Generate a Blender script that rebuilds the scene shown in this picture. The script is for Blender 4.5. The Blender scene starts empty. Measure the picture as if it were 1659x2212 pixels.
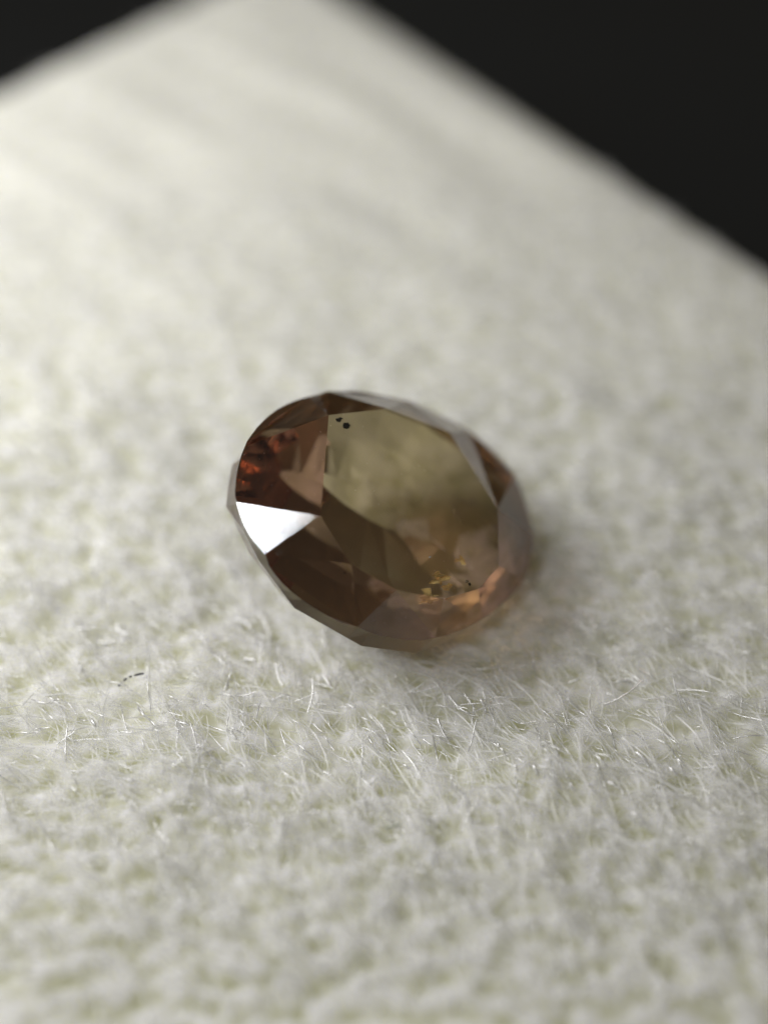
import bpy, math, random
import numpy as np
from mathutils import Vector
random.seed(7); rng = np.random.default_rng(11)
sc = bpy.context.scene
R = math.radians; DEBUG = False

# ------------------------------------------------------------------ camera
# one unit is one centimetre of the real place
ELEV, FOV, DIST = R(50), R(34), 3.4
FPX = 1106 / math.tan(FOV / 2)                  # focal length in pixels of the 1659 x 2212 view
CAM = np.array([0, -DIST * math.cos(ELEV), DIST * math.sin(ELEV)])
RT = np.array([1.0, 0, 0]); UP = np.array([0, math.sin(ELEV), math.cos(ELEV)])
FW = np.array([0, math.cos(ELEV), -math.sin(ELEV)])
cd = bpy.data.cameras.new('camera'); cam = bpy.data.objects.new('camera', cd)
sc.collection.objects.link(cam); sc.camera = cam
cam.location = CAM; cam.rotation_euler = (math.pi / 2 - ELEV, 0, 0)
cd.sensor_fit = 'VERTICAL'; cd.sensor_height = 24; cd.lens = 12 / math.tan(FOV / 2)
cd.clip_start = 0.05; cd.clip_end = 500
cd.dof.use_dof = True
cd.dof.focus_distance = 3.05
cd.dof.aperture_fstop = cd.lens / 1000 / 0.24
cd.dof.aperture_blades = 0

def ray(x, y):
    d = FW * FPX + RT * (x - 829.5) - UP * (y - 1106)
    return d / np.linalg.norm(d)
def on_plane(x, y, p0, n):
    d = ray(x, y); return CAM + d * (np.dot(p0 - CAM, n) / np.dot(d, n))
def zpt(zx, zy):                                # survey marks taken on an enlargement of the stone
    return (600 + .5726 * zx) / 1.296, (1050 + .5726 * zy) / 1.296

# ------------------------------------------------------------------ world, exposure, lamps
w = bpy.data.worlds.new('World'); sc.world = w; w.use_nodes = True
bg = w.node_tree.nodes['Background']
bg.inputs[0].default_value = (1, .92, .77, 1); bg.inputs[1].default_value = 0.14
sc.view_settings.view_transform = 'Standard'; sc.view_settings.look = 'None'
sc.view_settings.exposure = 0; sc.view_settings.gamma = 1
sc.cycles.use_denoising = True
sc.cycles.max_bounces = 20; sc.cycles.transmission_bounces = 16; sc.cycles.glossy_bounces = 10
sc.cycles.diffuse_bounces = 8; sc.cycles.sample_clamp_indirect = 6
sc.cycles.transparent_max_bounces = 40

def area(name, loc, target, sx, sy, power, col):
    l = bpy.data.lights.new(name, 'AREA'); l.shape = 'RECTANGLE'; l.size = sx; l.size_y = sy
    l.energy = power; l.color = col
    o = bpy.data.objects.new(name, l); sc.collection.objects.link(o); o.location = loc
    o.rotation_euler = (Vector(target) - Vector(loc)).to_track_quat('-Z', 'Y').to_euler()
    return o
KEY = (-2.3, .60, 2.05)
area('key_lamp', KEY, (0, 0, 0), 2.0, 2.0, 87, (1, .99, .99))
# a second, small lamp stands where the pale facet of the stone mirrors it (set once the stone is known)

# ------------------------------------------------------------------ helpers
def link(o): sc.collection.objects.link(o); return o
def mesh(name, v, f, mat=None, parent=None, smooth=False):
    me = bpy.data.meshes.new(name)
    me.from_pydata([tuple(p) for p in v], [], [tuple(q) for q in f]); me.update()
    if smooth:
        for p in me.polygons: p.use_smooth = True
    if mat: me.materials.append(mat)
    o = link(bpy.data.objects.new(name, me)); o.parent = parent
    return o
def big_mesh(name, v, f, mat, smooth=True, parent=None):
    me = bpy.data.meshes.new(name); n, m, k = len(v), len(f), f.shape[1]
    me.vertices.add(n); me.vertices.foreach_set('co', v.astype(np.float32).ravel())
    me.loops.add(m * k); me.loops.foreach_set('vertex_index', f.astype(np.int32).ravel())
    me.polygons.add(m); me.polygons.foreach_set('loop_start', np.arange(0, m * k, k, dtype=np.int32))
    me.polygons.foreach_set('loop_total', np.full(m, k, dtype=np.int32))
    me.polygons.foreach_set('use_smooth', np.full(m, smooth, dtype=bool))
    me.update(calc_edges=True); me.materials.append(mat)
    o = link(bpy.data.objects.new(name, me)); o.parent = parent
    return o
def tag(o, label=None, cat=None, group=None, kind=None):
    if label: o['label'] = label
    if cat: o['category'] = cat
    if group: o['group'] = group
    if kind: o['kind'] = kind
    return o
def empty(name, loc=(0, 0, 0)):
    o = link(bpy.data.objects.new(name, None)); o.location = loc; o.empty_display_size = .05; return o
def mat(name):
    m = bpy.data.materials.new(name); m.use_nodes = True; nt = m.node_tree; nt.nodes.clear()
    out = nt.nodes.new('ShaderNodeOutputMaterial'); return m, nt, out
def node(nt, t, **k):
    n = nt.nodes.new(t)
    for a, b in k.items():
        if hasattr(n, a): setattr(n, a, b)
        else: n.inputs[a].default_value = b
    return n

# ------------------------------------------------------------------ materials
def felt_material(name, c1, c2, transl, gloss=.05, rough=.4, clear=.0):
    m, nt, out = mat(name); L = nt.links.new
    tc = node(nt, 'ShaderNodeTexCoord')
    nz = node(nt, 'ShaderNodeTexNoise'); nz.inputs['Scale'].default_value = 9; nz.inputs['Detail'].default_value = 4
    L(tc.outputs['Object'], nz.inputs['Vector'])
    rp = node(nt, 'ShaderNodeValToRGB')
    rp.color_ramp.elements[0].position = .35; rp.color_ramp.elements[0].color = (*c1, 1)
    rp.color_ramp.elements[1].position = .65; rp.color_ramp.elements[1].color = (*c2, 1)
    L(nz.outputs['Fac'], rp.inputs[0])
    p = node(nt, 'ShaderNodeBsdfDiffuse'); L(rp.outputs[0], p.inputs[0])
    t = node(nt, 'ShaderNodeBsdfTranslucent'); L(rp.outputs[0], t.inputs[0])
    mx = node(nt, 'ShaderNodeMixShader'); mx.inputs[0].default_value = transl
    L(p.outputs[0], mx.inputs[1]); L(t.outputs[0], mx.inputs[2])
    g = node(nt, 'ShaderNodeBsdfGlossy'); g.inputs['Roughness'].default_value = rough
    m2 = node(nt, 'ShaderNodeMixShader'); m2.inputs[0].default_value = gloss
    L(mx.outputs[0], m2.inputs[1]); L(g.outputs[0], m2.inputs[2])
    tr = node(nt, 'ShaderNodeBsdfTransparent'); m3 = node(nt, 'ShaderNodeMixShader'); m3.inputs[0].default_value = clear
    L(m2.outputs[0], m3.inputs[1]); L(tr.outputs[0], m3.inputs[2]); L(m3.outputs[0], out.inputs[0])
    return m
M_FIBRE = felt_material('white_fibre', (.93, .93, .91), (.985, .985, .98), .22, .12, .32, .60)
M_PAD = felt_material('foam_body', (.78, .78, .64), (.86, .86, .77), 0.0, 0)
m, nt, out = mat('foam_body_scattering'); M_PAD = m      # the body glows softly: light spreads inside it
p = node(nt, 'ShaderNodeBsdfPrincipled'); p.inputs['Roughness'].default_value = .8; p.inputs['Specular IOR Level'].default_value = .1
at = node(nt, 'ShaderNodeAttribute'); at.attribute_name = 'web'       # how densely the white web covers the yellowish ground
rp = node(nt, 'ShaderNodeValToRGB'); rp.color_ramp.elements[0].position = .18; rp.color_ramp.elements[0].color = (.68, .68, .50, 1)
rp.color_ramp.elements[1].position = .62; rp.color_ramp.elements[1].color = (.86, .855, .81, 1)
nt.links.new(at.outputs['Fac'], rp.inputs[0]); nt.links.new(rp.outputs[0], p.inputs['Base Color']); p.inputs['Subsurface Weight'].default_value = 1
p.inputs['Subsurface Radius'].default_value = (1, 1, .8); p.inputs['Subsurface Scale'].default_value = .09
nt.links.new(p.outputs[0], out.inputs[0])
M_SHEEN = felt_material('shiny_fibre', (.96, .96, .92), (.97, .97, .96), .3, .62, .22, .15)

m, nt, out = mat('dark_table_surface'); M_TABLE = m
p = node(nt, 'ShaderNodeBsdfPrincipled'); p.inputs['Roughness'].default_value = .6
nz = node(nt, 'ShaderNodeTexNoise'); nz.inputs['Scale'].default_value = 1.5; tc = node(nt, 'ShaderNodeTexCoord')
nt.links.new(tc.outputs['Object'], nz.inputs['Vector'])
rp = node(nt, 'ShaderNodeValToRGB'); rp.color_ramp.elements[0].color = (.0035, .0045, .0055, 1); rp.color_ramp.elements[1].color = (.008, .010, .0115, 1)
nt.links.new(nz.outputs['Fac'], rp.inputs[0]); nt.links.new(rp.outputs[0], p.inputs['Base Color']); nt.links.new(p.outputs[0], out.inputs[0])

def plain(name, col, rough=.5):
    m, nt, out = mat(name); p = node(nt, 'ShaderNodeBsdfPrincipled')
    p.inputs['Base Color'].default_value = (*col, 1); p.inputs['Roughness'].default_value = rough
    nt.links.new(p.outputs[0], out.inputs[0]); return m
M_BLACK = plain('black_fibre', (.02, .022, .025), .5)
M_INCL = plain('dark_inclusion', (.012, .014, .010), .8)
M_SPLINT = plain('grey_splinter', (.36, .38, .30), .3)
M_DUST = plain('pale_dust', (.8, .78, .7), .6)

def gem_material(name, col, rough=0.0, wear=.0, wavy=.02):
    m, nt, out = mat(name); L = nt.links.new
    g = node(nt, 'ShaderNodeBsdfRefraction'); g.inputs['IOR'].default_value = 1.66
    gl = node(nt, 'ShaderNodeBsdfGlossy'); fr = node(nt, 'ShaderNodeFresnel'); fr.inputs['IOR'].default_value = 1.66
    geo = node(nt, 'ShaderNodeNewGeometry'); mc = node(nt, 'ShaderNodeMix'); mc.data_type = 'RGBA'
    tc = node(nt, 'ShaderNodeTexCoord')
    nz = node(nt, 'ShaderNodeTexNoise'); nz.inputs['Scale'].default_value = 26; nz.inputs['Detail'].default_value = 3
    L(tc.outputs['Object'], nz.inputs['Vector'])
    rp = node(nt, 'ShaderNodeValToRGB')
    rp.color_ramp.elements[0].position = .3; rp.color_ramp.elements[0].color = (*[c * .93 for c in col], 1)
    rp.color_ramp.elements[1].position = .7; rp.color_ramp.elements[1].color = (*col, 1)
    L(nz.outputs['Fac'], rp.inputs[0]); L(rp.outputs[0], g.inputs['Color'])
    L(geo.outputs['Backfacing'], mc.inputs[0]); mc.inputs[6].default_value = (1, 1, 1, 1)   # reflections off the outside are clear, inside they take the body colour
    L(rp.outputs[0], mc.inputs[7]); L(mc.outputs[2], gl.inputs['Color'])
    # fine polishing marks and dust pits
    vo = node(nt, 'ShaderNodeTexNoise'); vo.inputs['Scale'].default_value = 140; vo.inputs['Detail'].default_value = 3
    L(tc.outputs['Object'], vo.inputs['Vector'])
    r2 = node(nt, 'ShaderNodeMapRange'); r2.inputs['From Min'].default_value = .66; r2.inputs['From Max'].default_value = .74
    r2.inputs['To Min'].default_value = rough; r2.inputs['To Max'].default_value = rough + .3 + wear
    L(vo.outputs['Fac'], r2.inputs['Value']); L(r2.outputs[0], g.inputs['Roughness']); L(r2.outputs[0], gl.inputs['Roughness'])
    n3 = node(nt, 'ShaderNodeTexNoise'); n3.inputs['Scale'].default_value = 9; n3.inputs['Detail'].default_value = 2
    L(tc.outputs['Object'], n3.inputs['Vector'])
    b = node(nt, 'ShaderNodeBump'); b.inputs['Strength'].default_value = 1; b.inputs['Distance'].default_value = wavy * .01
    L(n3.outputs['Fac'], b.inputs['Height']); 
    for q in (g, gl, fr): L(b.outputs[0], q.inputs['Normal'])
    mx = node(nt, 'ShaderNodeMixShader'); L(fr.outputs[0], mx.inputs[0]); L(g.outputs[0], mx.inputs[1]); L(gl.outputs[0], mx.inputs[2])
    L(mx.outputs[0], out.inputs[0]); return m
C_CROWN = (.84, .70, .56)
M_TABLEF = gem_material('stone_table', (.82, .76, .63), wavy=.04)
M_CROWN = gem_material('stone_crown', (.58, .43, .35), rough=.03, wavy=.15)
M_CROWNR = gem_material('stone_crown_red', (.72, .49, .43), rough=.02, wavy=.15)
M_CROWNG = gem_material('stone_crown_gold', (.62, .48, .32), rough=.03, wavy=.15)
M_REFLTINT = gem_material('stone_reflection_tint', (.46, .44, .50), rough=.4, wavy=.15)  # blue grey reflected light put into this facet's tint and roughness
M_PALE = gem_material('stone_dusty_facet', (.70, .50, .41), rough=.05, wear=.1, wavy=.06)
M_PAV = gem_material('stone_pavilion', (.84, .75, .55), wavy=.3)
M_PAVRED = gem_material('stone_pavilion_red', (.90, .60, .52), wavy=.3)
M_PAVC = gem_material('stone_pavilion_floor', (.71, .65, .49), rough=.36, wavy=.1)
M_GIRDLE = gem_material('stone_girdle', (.78, .74, .58), rough=.38, wavy=1.5)

# ------------------------------------------------------------------ gemstone geometry
NT = R(35)
N = math.sin(NT) * (.76 * RT + .65 * UP) - math.cos(NT) * FW; N /= np.linalg.norm(N)
PC = on_plane(*zpt(820, 700), np.array([0, 0, .205]), np.array([0, 0, 1.0]))
H_CROWN, T_GIRDLE, H_PAV = .074, .030, .205

ring_px = [(106,600),(108,540),(118,460),(150,350),(220,245),(300,170),(380,125),(450,100),(520,85),(640,68),(760,76),(900,110),(1050,160),
           (1200,240),(1330,340),(1440,450),(1510,570),(1545,690),(1560,820),(1545,930),(1490,1040),(1390,1135),(1260,1220),
           (1080,1285),(900,1280),(700,1232),(500,1130),(345,1010),(250,880),(170,765),(128,670)]
rp_ = np.array([on_plane(*zpt(*q), PC, N) for q in ring_px])
# gem frame
CEN = rp_.mean(0); EX = rp_[14] - rp_[0]; EX -= N * EX.dot(N); EX /= np.linalg.norm(EX); EY = np.cross(N, EX)
def ang(p): d = p - CEN; return math.atan2(d.dot(EY), d.dot(EX))
def closed_spline(pts, k):                      # Catmull-Rom, k samples per span
    n = len(pts); o = []
    for i in range(n):
        a, b, c, d = pts[i - 1], pts[i], pts[(i + 1) % n], pts[(i + 2) % n]
        for t in np.arange(k) / k:
            o.append(.5 * ((2 * b) + (-a + c) * t + (2 * a - 5 * b + 4 * c - d) * t * t + (-a + 3 * b - 3 * c + d) * t ** 3))
    return np.array(o)
ring = closed_spline(rp_, 3); NR = len(ring)    # upper girdle edge, clockwise as seen
def near(zx, zy):
    p = on_plane(*zpt(zx, zy), PC, N); return int(np.argmin(((ring - p) ** 2).sum(1)))
TBL = PC + N * H_CROWN
def tpt(zx, zy): return on_plane(*zpt(zx, zy), TBL, N)
# table corners and, after each, the girdle point on which the facet below that table edge stands
table_c = [tpt(520, 690), tpt(560, 195), tpt(850, 165), tpt(1150, 280), tpt(1385, 652), tpt(1392, 935), tpt(1290, 1045), tpt(1120, 1095), tpt(890, 1050), tpt(670, 925)]
gird = [near(112, 620), near(150, 350), near(560, 78), near(960, 130), near(1475, 505), near(1548, 775), near(1510, 1010), near(1330, 1180), near(1090, 1285), near(700, 1232), near(262, 893)]
# facet list: ('e', i) = triangle on table edge ; ('v', i, a, b) = facet from a table corner down to a stretch of the girdle
facets = []
def arc(a, b):
    o = [a]
    while o[-1] != b: o.append((o[-1] + 1) % NR)
    return o
g = gird
k3 = near(1240, 268)
spec_v = [(0, g[10], g[0]), (1, g[1], g[2]), (2, g[2], g[3]), (3, g[3], k3), (4, g[4], g[5]), (5, g[5], g[6]), (6, g[6], g[7]), (7, g[7], g[8]), (8, g[8], g[9]), (9, g[9], g[10])]
ringU = ring.copy()
for ti, a, b in spec_v:                         # facets are flat: the girdle edge is scalloped to meet them
    T = table_c[ti]; A, B = ring[a], ring[b]; fn = np.cross(A - T, B - T); fn /= np.linalg.norm(fn)
    if fn.dot(N) < 0: fn = -fn
    for k in arc(a, b)[1:-1]:
        h = -((ring[k] - T).dot(fn)) / N.dot(fn)
        ringU[k] = ring[k] + N * max(-.010, min(.006, h))
facets += [('v', [table_c[ti]] + [ringU[k] for k in arc(a, b)]) for ti, a, b in spec_v]
facets += [('e', [table_c[0], ringU[g[0]], table_c[1]]),
           ('e', [table_c[1], ringU[g[2]], table_c[2]]),
           ('e', [table_c[2], ringU[g[3]], table_c[3]]),
           ('e', [table_c[3]] + [ringU[k3]] + [table_c[4]]),
           ('e', [table_c[4], ringU[g[5]], table_c[5]]),
           ('e', [table_c[5], ringU[g[6]], table_c[6]]),
           ('e', [table_c[6], ringU[g[7]], table_c[7]]),
           ('e', [table_c[7], ringU[g[8]], table_c[8]]),
           ('e', [table_c[8], ringU[g[9]], table_c[9]]),
           ('e', [table_c[9], ringU[g[10]], table_c[0]])]
# stretches of girdle still open: between g0 and g1 (corner 1) and between k3 and g4 (corner 4)
def flat_v(ti, a, b):
    T = table_c[ti]; A, B = ring[a], ring[b]; fn = np.cross(A - T, B - T); fn /= np.linalg.norm(fn)
    for k in arc(a, b)[1:-1]:
        h = -((ring[k] - T).dot(fn)) / N.dot(fn); ringU[k] = ring[k] + N * max(-.010, min(.006, h))
    facets.append(('v', [T] + [ringU[k] for k in arc(a, b)]))
flat_v(1, g[0], g[1]); flat_v(4, k3, g[4])

gem = empty('gemstone', PC - N * (H_PAV + T_GIRDLE))
tag(gem, 'oval faceted brown and olive gemstone lying tilted on the white fuzzy pad', 'gemstone')
GO = np.array(gem.location)
def gpart(name, polys, m, label=None):
    v, f = [], []
    for poly in polys:
        f.append(range(len(v), len(v) + len(poly))); v += [p - GO for p in poly]
    o = mesh(name, v, f, m, gem)
    if label: o['label'] = label
    return o
def orient(poly, outward):                      # wind a polygon so its normal leaves the stone
    p = np.array(poly); n_ = np.zeros(3)
    for i in range(len(p)): n_ += np.cross(p[i], p[(i + 1) % len(p)])
    return list(poly) if n_.dot(outward) > 0 else list(poly)[::-1]
planes = []
def add_plane(poly):
    p = np.array(poly); n_ = np.zeros(3); c = p.mean(0)
    for i in range(len(p)): n_ += np.cross(p[i] - c, p[(i + 1) % len(p)] - c)
    n_ /= np.linalg.norm(n_); planes.append((n_, c))
GC = PC - N * .05
gpart('table_facet', [orient(table_c, N)], M_TABLEF, 'flat olive top facet through which the stone shows')
add_plane(orient(table_c, N))
white_facet = None
for i, (kind, poly) in enumerate(facets):
    poly = orient(poly, N); add_plane(poly)
    if DEBUG:
        pn = planes[-1][0]; pd = planes[-1][1] - CAM; pd /= np.linalg.norm(pd); pr = pd - 2 * pd.dot(pn) * pn; print('FACET', i, kind, np.round(pr, 2), (np.round(planes[-1][1], 2)))
    lab = {0: 'small bright white facet mirroring the lamp', 4: 'blue grey facet at the right edge'}.get(i)
    M_C = M_CROWNR if kind == 'e' and i == 10 or i == 20 else (M_CROWNG if i in (7, 16, 17) else M_CROWN)
    gpart('crown_facet', [poly], M_REFLTINT if i == 4 else (M_PALE if i == 0 else M_C), lab)
    if i == 0: white_facet = poly
# pavilion: 16-sided lower girdle, then tiers down to the keel
NS = 20
ang_r = np.unwrap([ang(p) for p in ring])
corner_px = [(250, 985), (345, 1095), (650, 1275), (970, 1345)]
cidx = [int(round(NR * k / NS)) % NR for k in range(NS)]
lowC = ring[cidx] - N * T_GIRDLE
for i in range(NS):                             # the band is fuller along the near side
    d = lowC[i] - CEN; d -= N * d.dot(N); d /= np.linalg.norm(d)
    t = -(d.dot(UP)); lowC[i] += d * (.016 * max(0, t) - .022 * max(0, -d.dot(RT) - .3)) - N * .012 * max(0, t)
cidx2 = cidx + [cidx[0] + NR]
ringL = np.zeros_like(ring)
for s in range(NS):
    A, B = lowC[s], lowC[(s + 1) % NS]
    for k in range(cidx2[s], cidx2[s + 1]):
        t = (k - cidx2[s]) / (cidx2[s + 1] - cidx2[s]); ringL[k % NR] = A + (B - A) * t
for s in range(NS):
    polys = []
    for k in range(cidx2[s], cidx2[s + 1]):
        a, b = k % NR, (k + 1) % NR
        q = [ringU[a], ringU[b], ringL[b], ringL[a]]; polys.append(orient(q, (ring[a] + ring[b]) / 2 - GC))
    gpart('girdle_facet', polys, M_GIRDLE)
def tier(scale, depth, sh=(0, 0)):
    base = lowC.mean(0) + EX * sh[0] + EY * sh[1]
    return np.array([base + (p - lowC.mean(0)) * scale - N * depth for p in lowC])
SHV = UP - N * UP.dot(N); SH = np.array([SHV.dot(EX), SHV.dot(EY)]); SH /= np.linalg.norm(SH)
LA = on_plane(*zpt(1450, 1050), PC, N) - on_plane(*zpt(230, 220), PC, N); LA /= np.linalg.norm(LA)     # long axis of the oval
T1 = tier(.84, .080, SH * .012 - np.array([LA.dot(EX), LA.dot(EY)]) * .008); T1 = T1 + np.outer((T1 - T1.mean(0)) @ LA, LA) * .13
T2 = tier(.54, .143, SH * .025); T3 = tier(.09, .195, SH * .036)
T3 = T3 + np.outer((T3 - T3.mean(0)) @ LA, LA) * 3.0
jr = np.random.default_rng(5); T1 = T1 + jr.normal(0, .0025, T1.shape); T2 = T2 + jr.normal(0, .0010, T2.shape)
rings_ = [lowC, T1, T2, T3]
for ti in range(3):
    for s in range(NS):
        s2 = (s + 1) % NS
        q = [rings_[ti][s], rings_[ti][s2], rings_[ti + 1][s2], rings_[ti + 1][s]]
        q = orient(q, (q[0] + q[1]) / 2 - GC if ti == 0 else -N); add_plane(q)
        a_ = (ang_r[cidx[s]] + math.pi / NS)
        red = math.cos(a_) < -.40
        mm = M_PAVRED if red and ti < 2 or (ti == 2 and math.cos(a_) < -.75) else (M_PAV if ti < 1 else M_PAVC)
        gpart('pavilion_facet', [q], mm)
gpart('culet_facet', [orient(list(T3), -N)], M_PAVC); add_plane(orient(list(T3), -N))

# small lamp, where the pale facet mirrors it to the camera
wp = np.array(white_facet); wn = np.zeros(3); wc = wp.mean(0)
for i in range(len(wp)): wn += np.cross(wp[i] - wc, wp[(i + 1) % len(wp)] - wc)
wn /= np.linalg.norm(wn); dv = wc - CAM; dv /= np.linalg.norm(dv)
LIGHT_DIR = dv - 2 * dv.dot(wn) * wn
print('LAMP DIRECTION', LIGHT_DIR, 'facet normal', wn)
e_up = wp[int(np.argmax(((wp - wc) @ UP)))] - wc; e_up /= np.linalg.norm(e_up)
area('small_lamp', tuple(wc + LIGHT_DIR * 8.0 + e_up * .30), tuple(wc), .75, .75, 85, (.93, .96, 1))

# ------------------------------------------------------------------ pad
CORN = on_plane(608, -113, np.zeros(3), np.array([0, 0, 1.0]))
A1 = on_plane(0, 175, np.zeros(3), np.array([0, 0, 1.0])) - CORN; A1 /= np.linalg.norm(A1)
A2 = on_plane(1659, 540, np.zeros(3), np.array([0, 0, 1.0])) - CORN; A2 -= A1 * A2.dot(A1); A2 /= np.linalg.norm(A2)
L1, L2, THK = 3.6, 3.4, .9
def fft_noise(n, ext, wl, seed, aniso=1.0, th=0.0, bw=.45):
    r = np.random.default_rng(seed); F = np.fft.fft2(r.standard_normal((n, n)))
    k = np.fft.fftfreq(n, ext / n); KX, KY = np.meshgrid(k, k, indexing='ij')
    u = KX * math.cos(th) + KY * math.sin(th); v = (-KX * math.sin(th) + KY * math.cos(th)) * aniso
    kk = np.sqrt(u * u + v * v) + 1e-9
    F *= np.exp(-(np.log(kk * wl) ** 2) / (2 * bw * bw)); o = np.real(np.fft.ifft2(F)); return o / o.std()
NG = 760; EXT = 3.8
n1 = fft_noise(NG, EXT, .085, 1); n2 = fft_noise(NG, EXT, .05, 2); n3 = fft_noise(NG, EXT, .028, 3); n4 = fft_noise(NG, EXT, .6, 4)
n5 = fft_noise(NG, EXT, .25, 5, 4, .2)
web = (1 - np.abs(n1)) * .0036 + (1 - np.abs(n2)) * .002 + n3 * .001 + n4 * .005 + n5 * .002
cell = fft_noise(NG, EXT, .07, 9, 1.5, .9)
web = web + .0036 * np.clip(cell, -1.5, 1.5)
fine = fft_noise(NG, EXT, .03, 21, 1.6, .9)
def sample(img, x, y):                          # x, y in pad coordinates (0..EXT)
    fx = np.clip(x / EXT * NG, 0, NG - 1.001); fy = np.clip(y / EXT * NG, 0, NG - 1.001)
    ix = fx.astype(int); iy = fy.astype(int); ax = fx - ix; ay = fy - iy
    ix2 = np.minimum(ix + 1, NG - 1); iy2 = np.minimum(iy + 1, NG - 1)
    return (img[ix, iy] * (1 - ax) + img[ix2, iy] * ax) * (1 - ay) + (img[ix, iy2] * (1 - ax) + img[ix2, iy2] * ax) * ay
PN = np.array([p[0] for p in planes]); PD = np.array([p[0].dot(p[1]) for p in planes])
def gem_bottom(x, y):                           # lowest height of the stone above each (x, y); inf outside it
    lo = np.full(x.shape, -9.0); hi = np.full(x.shape, 9.0)
    for n_, d in zip(PN, PD):
        if abs(n_[2]) < 1e-3: continue
        z = (d - n_[0] * x - n_[1] * y) / n_[2]
        if n_[2] < 0: lo = np.maximum(lo, z)
        else: hi = np.minimum(hi, z)
    return np.where(lo < hi, lo, 9.0)
def height(x, y, u, v):
    far = np.clip((y - .25) / .7, 0, 1); z = sample(web, u, v) * (1 - .92 * far)  + sample(n5, u, v) * .007 * far
    e = np.minimum(np.minimum(u, v), np.minimum(L1 - u, L2 - v))   # rounded edge
    z = z * np.clip(e / .25, .15, 1) - .05 * np.exp(-np.clip(e, 0, 9) / .03)
    gx, gy = x - PC[0] + .03, y - PC[1] + .02
    z = z - .02 * np.exp(-(gx * gx + gy * gy) / .10)
    return np.minimum(z, gem_bottom(x, y) - .006)
uu = np.linspace(0, L1, 620); vv = np.linspace(0, L2, 600)
U, V = np.meshgrid(uu, vv, indexing='ij')
X = CORN[0] + A1[0] * U + A2[0] * V; Y = CORN[1] + A1[1] * U + A2[1] * V
Z = height(X, Y, U, V)
pad = empty('foam_pad', (float(X.mean()), float(Y.mean()), -THK))
tag(pad, 'white fuzzy fibrous pad lying under the brown gemstone, its far corner out of focus', 'pad')
PO = np.array(pad.location)
nu, nv = U.shape
co = np.stack([X, Y, Z], -1).reshape(-1, 3)
idx = np.arange(nu * nv).reshape(nu, nv)
fc = np.stack([idx[:-1, :-1], idx[1:, :-1], idx[1:, 1:], idx[:-1, 1:]], -1).reshape(-1, 4)
if np.cross(A1, A2)[2] < 0: fc = fc[:, ::-1]
border = np.concatenate([idx[:, 0], idx[-1, 1:], idx[::-1, -1][1:], idx[0, ::-1][1:-1]])
low = co[border].copy(); low[:, 2] = -THK; b0 = len(co); nb = len(border)
j = np.arange(nb); j2 = (j + 1) % nb
side = np.stack([border[j], b0 + j, b0 + j2, border[j2]], -1)
if np.cross(A1, A2)[2] < 0: side = side[:, ::-1]
fbm = big_mesh('foam_body', np.concatenate([co, low]) - PO, np.concatenate([fc, side]), M_PAD, True, pad)
at_ = fbm.data.attributes.new('web', 'FLOAT', 'POINT')
wv = (sample(cell, U, V) * .16 + sample(fine, U, V) * .07 + .5); farw = np.clip((Y - .2) / .8, 0, 1); wv = wv * (1 - .7 * farw) + .52 * .7 * farw
at_.data.foreach_set('value', np.concatenate([np.clip(wv, 0, 1).ravel(), np.full(len(low), .5)]).astype(np.float32))

# fibres
def tubes(P, rad, ns=3):                        # P: (n, k, 3) centre lines; rad: (n,) -> tapering tubes of ns sides
    n, k, _ = P.shape
    T = np.gradient(P, axis=1); T /= np.linalg.norm(T, axis=2, keepdims=True) + 1e-9
    ref = np.where(np.abs(T[..., 2:3]) > .9, np.array([1.0, 0, 0]), np.array([0, 0, 1.0]))
    B = np.cross(T, ref); B /= np.linalg.norm(B, axis=2, keepdims=True) + 1e-9; C = np.cross(T, B)
    tap = np.interp(np.linspace(0, 1, k), [0, .15, .8, 1], [.6, 1, .9, .25])
    r = rad[:, None, None] * tap[None, :, None]
    ring3 = [P + r * (B * math.cos(a) + C * math.sin(a)) for a in np.arange(ns) * 2 * math.pi / ns]
    v = np.stack(ring3, 2).reshape(-1, 3)
    base = (np.arange(n)[:, None, None] * k + np.arange(k - 1)[None, :, None]) * ns
    s = np.arange(ns)[None, None, :]; s2 = (s + 1) % ns
    f = np.stack([base + s, base + s2, base + ns + s2, base + ns + s], -1).reshape(-1, 4)
    return v, f
def flow(x, y):                                 # lie of the nap, as an angle in the ground plane
    t = np.clip((x + .55) / 1.5, 0, 1)
    return R(155) - R(38) * t + .35 * np.sin(3 * x + 2 * y)
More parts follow.
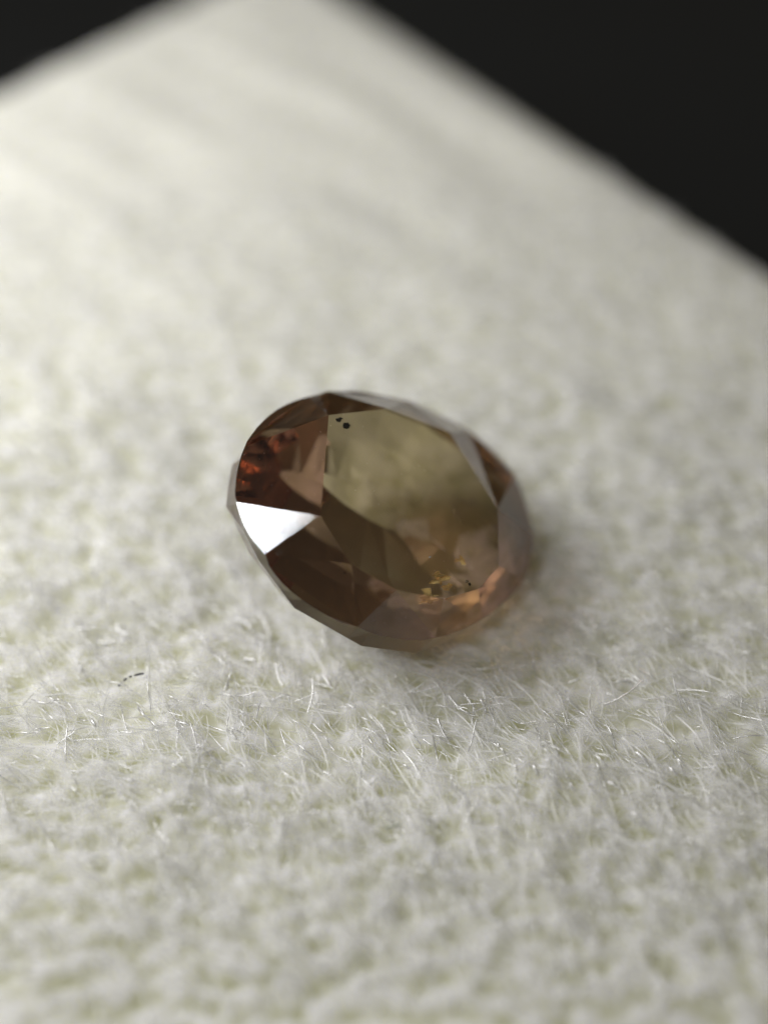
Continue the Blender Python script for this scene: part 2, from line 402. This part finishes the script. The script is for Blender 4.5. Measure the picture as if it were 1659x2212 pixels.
def make_fibres(n, k, lmin, lmax, rmin, rmax, lift, spread, curl, box, bunch=False, glint=False):
    x = rng.uniform(box[0], box[1], n); y = rng.uniform(box[2], box[3], n)
    L = rng.uniform(lmin, lmax, n) * rng.uniform(.6, 1, n)
    th = flow(x, y) + rng.normal(0, spread, n) + np.where(rng.random(n) < .5, math.pi, 0)
    up = np.abs(rng.normal(0, lift, n)) ; kap = rng.normal(0, curl, n)
    if glint: up = np.arctan((.73 * np.cos(th) + .45 * np.sin(th)) / 1.42) + rng.normal(0, .13, n)
    P = np.zeros((n, k, 3)); px, py = x.copy(), y.copy(); st = L / (k - 1); hz = np.zeros(n); off = rng.uniform(-.012, .010, n)
    for i in range(k):
        u = (px - CORN[0]) * A1[0] + (py - CORN[1]) * A1[1]; v = (px - CORN[0]) * A2[0] + (py - CORN[1]) * A2[1]
        P[:, i] = np.stack([px, py, height(px, py, u, v) + off + hz], -1)
        th = th + kap * st; px = px + np.cos(th) * st * np.cos(up); py = py + np.sin(th) * st * np.cos(up)
        hz = hz + np.sin(up) * st
        if glint: kap = kap * .97
        up = up if glint else np.clip(up - rng.normal(.10, .25, n), -.2, 1.3)
    # smooth the ride over the web so that fibres bridge its pits
    for _ in range(3):
        z = P[:, :, 2]; z[:, 1:-1] = (z[:, :-2] + z[:, 1:-1] * 2 + z[:, 2:]) / 4
    u = (P[..., 0] - CORN[0]) * A1[0] + (P[..., 1] - CORN[1]) * A1[1]; v = (P[..., 0] - CORN[0]) * A2[0] + (P[..., 1] - CORN[1]) * A2[1]
    ok = ((u > .03) & (v > .03) & (u < L1) & (v < L2)).all(1)
    d = (P.reshape(-1, 3) @ PN.T - PD).max(1).reshape(n, k)
    ok &= (d > .004).all(1)
    if bunch: ok &= rng.random(n) < np.clip(.12 + 1.1 * (sample(cell, u[:, k // 2], v[:, k // 2]) + .3), .06, 1)
    return P[ok], rng.uniform(rmin, rmax, int(ok.sum()))
P1, r1 = make_fibres(60000, 6, .05, .18, .0007, .0019, .10, .55, 5, (-1.0, 1.0, -1.0, 1.0), True)
P2, r2 = make_fibres(9000, 6, .08, .24, .0008, .0018, .04, .5, 4, (-1.6, 1.6, .9, 2.4))
v1, f1 = tubes(P1, r1); v2, f2 = tubes(P2, r2)
fb = big_mesh('fibre_nap', np.concatenate([v1, v2]) - PO, np.concatenate([f1, f2 + len(v1)]), M_FIBRE, False, pad); fb['kind'] = 'stuff'
P3, r3 = make_fibres(2400, 10, .03, .11, .0009, .0018, .2, .45, 5, (-.95, .95, -1.05, .35), glint=True)
P3[:, :, 2] += .012
v3, f3 = tubes(P3, r3, 6)
fb = big_mesh('loose_hairs', v3 - PO, f3, M_SHEEN, True, pad); fb['kind'] = 'stuff'

# ------------------------------------------------------------------ dark table
tb = mesh('table_top', [(-60, -60, 0), (60, -60, 0), (60, 60, 0), (-60, 60, 0)], [(0, 1, 2, 3)], M_TABLE)
tb.location = (0, 0, -THK - .004 - 2.0 * 0); tag(tb, kind='structure')

# single hairs that catch the light, surveyed one by one
def ground(x, y, lift):
    p = on_plane(x, y, np.array([0, 0, lift]), np.array([0, 0, 1.0]))
    return p
def surf_z(p):
    u = (p[0] - CORN[0]) * A1[0] + (p[1] - CORN[1]) * A1[1]; v = (p[0] - CORN[0]) * A2[0] + (p[1] - CORN[1]) * A2[1]
    return float(height(np.array([p[0]]), np.array([p[1]]), np.array([u]), np.array([v]))[0])
def hair_points(px, k=9, lift=.04):
    pts = []
    for x, y in px:
        p = ground(x, y, .01); pts.append(surf_z(p))
    z = max(pts) + lift * .4; g0 = [ground(x, y, z) for x, y in px]; c0 = np.mean(g0, 0)
    pts = [ground(x, y, z + float(np.clip((.73 * (q[0] - c0[0]) + .45 * (q[1] - c0[1])) / 1.42, -.03, .03))) for (x, y), q in zip(px, g0)]
    pts = np.array(pts); t = np.linspace(0, len(pts) - 1, k)
    if len(pts) == 2: return np.array([pts[0] + (pts[1] - pts[0]) * q for q in t]) + np.outer(np.sin(t * math.pi), [0, 0, .002])
    o = []
    for q in t:
        i = min(int(q), len(pts) - 2); f = q - i
        a = pts[max(i - 1, 0)]; b = pts[i]; c = pts[i + 1]; d = pts[min(i + 2, len(pts) - 1)]
        o.append(.5 * ((2 * b) + (c - a) * f + (2 * a - 5 * b + 4 * c - d) * f * f + (-a + 3 * b - 3 * c + d) * f ** 3))
    return np.array(o)
def tube(name, P, r, m, parent, org, lab=None):
    v, f = tubes(P[None], np.array([r]), 8)
    o = big_mesh(name, v - org, f, m, True, parent)
    if lab: o['label'] = lab
    return o
hairs = [((698,1455),(707,1470),(717,1488)), ((945,1552),(956,1580),(971,1606)), ((1002,1497),(1012,1512),(1025,1530)), ((1037,1508),(1044,1522),(1050,1540)),
    ((967,1500),(989,1526),(1015,1545)), ((1073,1605),(1081,1617)), ((1151,1651),(1163,1678)), ((1487,1907),(1500,1926),(1516,1948)), ((1324,1888),(1338,1916)),
    ((1443,1657),(1464,1676)), ((1460,1638),(1481,1657)), ((1286,1781),(1307,1794)), ((1366,1755),(1383,1768),(1400,1785)), ((1481,1810),(1520,1838)),
    ((1310,1687),(1338,1704)), ((1373,1624),(1390,1638),(1402,1660)), ((498,1341),(528,1342),(547,1365)), ((558,1324),(573,1344),(584,1376),(580,1409)),
    ((524,1426),(540,1424),(554,1428)), ((277,1288),(291,1309)), ((235,1297),(245,1315)), ((197,1554),(209,1571)), ((63,1255),(67,1283)),
    ((208,1383),(227,1389),(253,1383)), ((253,1346),(260,1365),(279,1372)), ((1110,1650),(1118,1668)), ((620,1500),(628,1517)), ((380,1560),(410,1566)),
    ((870,1650),(884,1662)), ((1230,1690),(1242,1712)), ((1180,1905),(1192,1925)), ((455,1770),(480,1776)), ((150,1700),(172,1713)), ((900,1880),(925,1884))]
for i, h in enumerate(hairs):
    tube('stray_hair', hair_points(h), .0024 if i % 3 else .0031, M_SHEEN, pad, PO)

# the short banded black hair
hp = hair_points([(256,1483),(271,1468),(287,1460),(313,1454)], 41, .07)
ho = hp[20].copy(); hb = empty('banded_hair', tuple(ho))
tag(hb, 'short curved black and pale banded hair lying on the white pad left of the stone', 'hair')
tube('hair_shaft', hp, .0009, M_SHEEN, hb, ho)
for a, b in ((1, 9), (11, 19), (21, 27), (29, 40)):
    tube('dark_band', hp[a:b], .0021, M_BLACK, hb, ho)
# grey transparent splinter further down
sp = hair_points([(832,1789),(850,1784),(866,1780)], 7, .014)
o = tube('splinter', sp, .0030, M_SPLINT, None, np.zeros(3)); tag(o, 'short straight grey green splinter lying among the fibres below the stone', 'splinter')

# specks in and on the stone
def blob(name, c, r, m, parent, org, seed, sq=.6, lab=None):
    rr = random.Random(seed); v = []; f = []; n1, n2 = 7, 5
    for i in range(n2 + 1):
        for j in range(n1):
            a = j / n1 * 2 * math.pi; e = math.pi * i / n2; k = r * rr.uniform(.4, 1.45) if 0 < i < n2 else r * .7
            v.append(c - org + k * (math.sin(e) * math.cos(a) * EX * 1.3 + math.sin(e) * math.sin(a) * EY + math.cos(e) * sq * N))
    for i in range(n2):
        for j in range(n1): f.append((i * n1 + j, i * n1 + (j + 1) % n1, (i + 1) * n1 + (j + 1) % n1, (i + 1) * n1 + j))
    o = mesh(name, v, f, m, parent, True)
    if lab: o['label'] = lab
    return o
def in_table(zx, zy, dz): return on_plane(*zpt(zx, zy), TBL + N * dz, N)
blob('inclusion', in_table(608, 222, -.010), .0052, M_INCL, gem, GO, 1, .4, 'small dark inclusion near the top edge')
blob('inclusion', in_table(640, 258, -.012), .0066, M_INCL, gem, GO, 2, .4, 'larger dark inclusion below the small one')
blob('inclusion', in_table(640, 958, -.03), .0022, M_INCL, gem, GO, 3)
blob('surface_chip', in_table(1232, 1012, -.004), .0030, M_SHEEN, gem, GO, 4)
blob('surface_chip', in_table(1246, 1024, -.002), .0026, M_INCL, gem, GO, 5)
blob('surface_chip', in_table(1054, 890, .0005), .0018, M_SHEEN, gem, GO, 6)
wT, wA, wB = [np.array(q) for q in (table_c[0], ringU[g[10]], ringU[g[0]])]
for k_, (a_, b_) in enumerate(((.25, .55), (.45, .35), (.6, .25), (.35, .3), (.2, .62), (.5, .12))):
    blob('surface_pit', wT * (1 - a_ - b_) + wA * a_ + wB * b_, .0011 + .0004 * (k_ % 3), M_INCL, gem, GO, 20 + k_)
dp = ringU[near(1522, 990)] + (ringU[near(1522, 990)] - CEN) * .012
o = blob('dust_speck', dp, .0042, M_DUST, None, np.zeros(3), 8); tag(o, 'tiny pale dust speck stuck to the right lower rim of the gemstone', 'dust')

# gold flakes added inside the stone, standing in for lamp reflections
m, nt, out = mat('glint_film'); M_FILM = m
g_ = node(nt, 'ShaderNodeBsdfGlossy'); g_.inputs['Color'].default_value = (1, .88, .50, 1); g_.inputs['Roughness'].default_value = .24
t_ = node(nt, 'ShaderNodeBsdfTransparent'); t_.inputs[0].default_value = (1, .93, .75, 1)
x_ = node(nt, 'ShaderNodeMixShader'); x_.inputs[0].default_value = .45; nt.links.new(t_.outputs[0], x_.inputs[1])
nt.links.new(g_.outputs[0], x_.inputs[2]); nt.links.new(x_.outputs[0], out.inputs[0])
def refr(d, n_, eta):                            # direction d entering the stone through a face with normal n_
    c = -d.dot(n_); k = 1 - eta * eta * (1 - c * c); r = eta * d + (eta * c - math.sqrt(k)) * n_; return r / np.linalg.norm(r)
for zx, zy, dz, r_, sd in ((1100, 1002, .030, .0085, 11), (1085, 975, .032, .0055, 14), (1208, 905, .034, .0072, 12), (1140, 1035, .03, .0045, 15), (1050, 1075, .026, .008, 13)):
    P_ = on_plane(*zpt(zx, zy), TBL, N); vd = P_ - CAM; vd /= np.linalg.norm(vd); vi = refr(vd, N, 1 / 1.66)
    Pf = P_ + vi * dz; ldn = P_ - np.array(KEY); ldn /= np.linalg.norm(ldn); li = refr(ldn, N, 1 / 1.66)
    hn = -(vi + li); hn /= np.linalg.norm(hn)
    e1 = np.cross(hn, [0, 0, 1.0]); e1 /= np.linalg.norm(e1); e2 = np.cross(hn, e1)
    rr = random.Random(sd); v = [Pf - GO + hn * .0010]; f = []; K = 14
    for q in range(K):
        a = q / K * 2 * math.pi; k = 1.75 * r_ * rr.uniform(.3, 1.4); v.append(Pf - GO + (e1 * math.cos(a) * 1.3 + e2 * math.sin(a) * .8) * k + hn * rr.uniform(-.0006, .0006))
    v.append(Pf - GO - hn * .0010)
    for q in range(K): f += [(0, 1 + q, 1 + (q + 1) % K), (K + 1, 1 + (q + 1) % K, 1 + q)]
    mesh('lamp_glint_flake', v, f, M_FILM, gem)
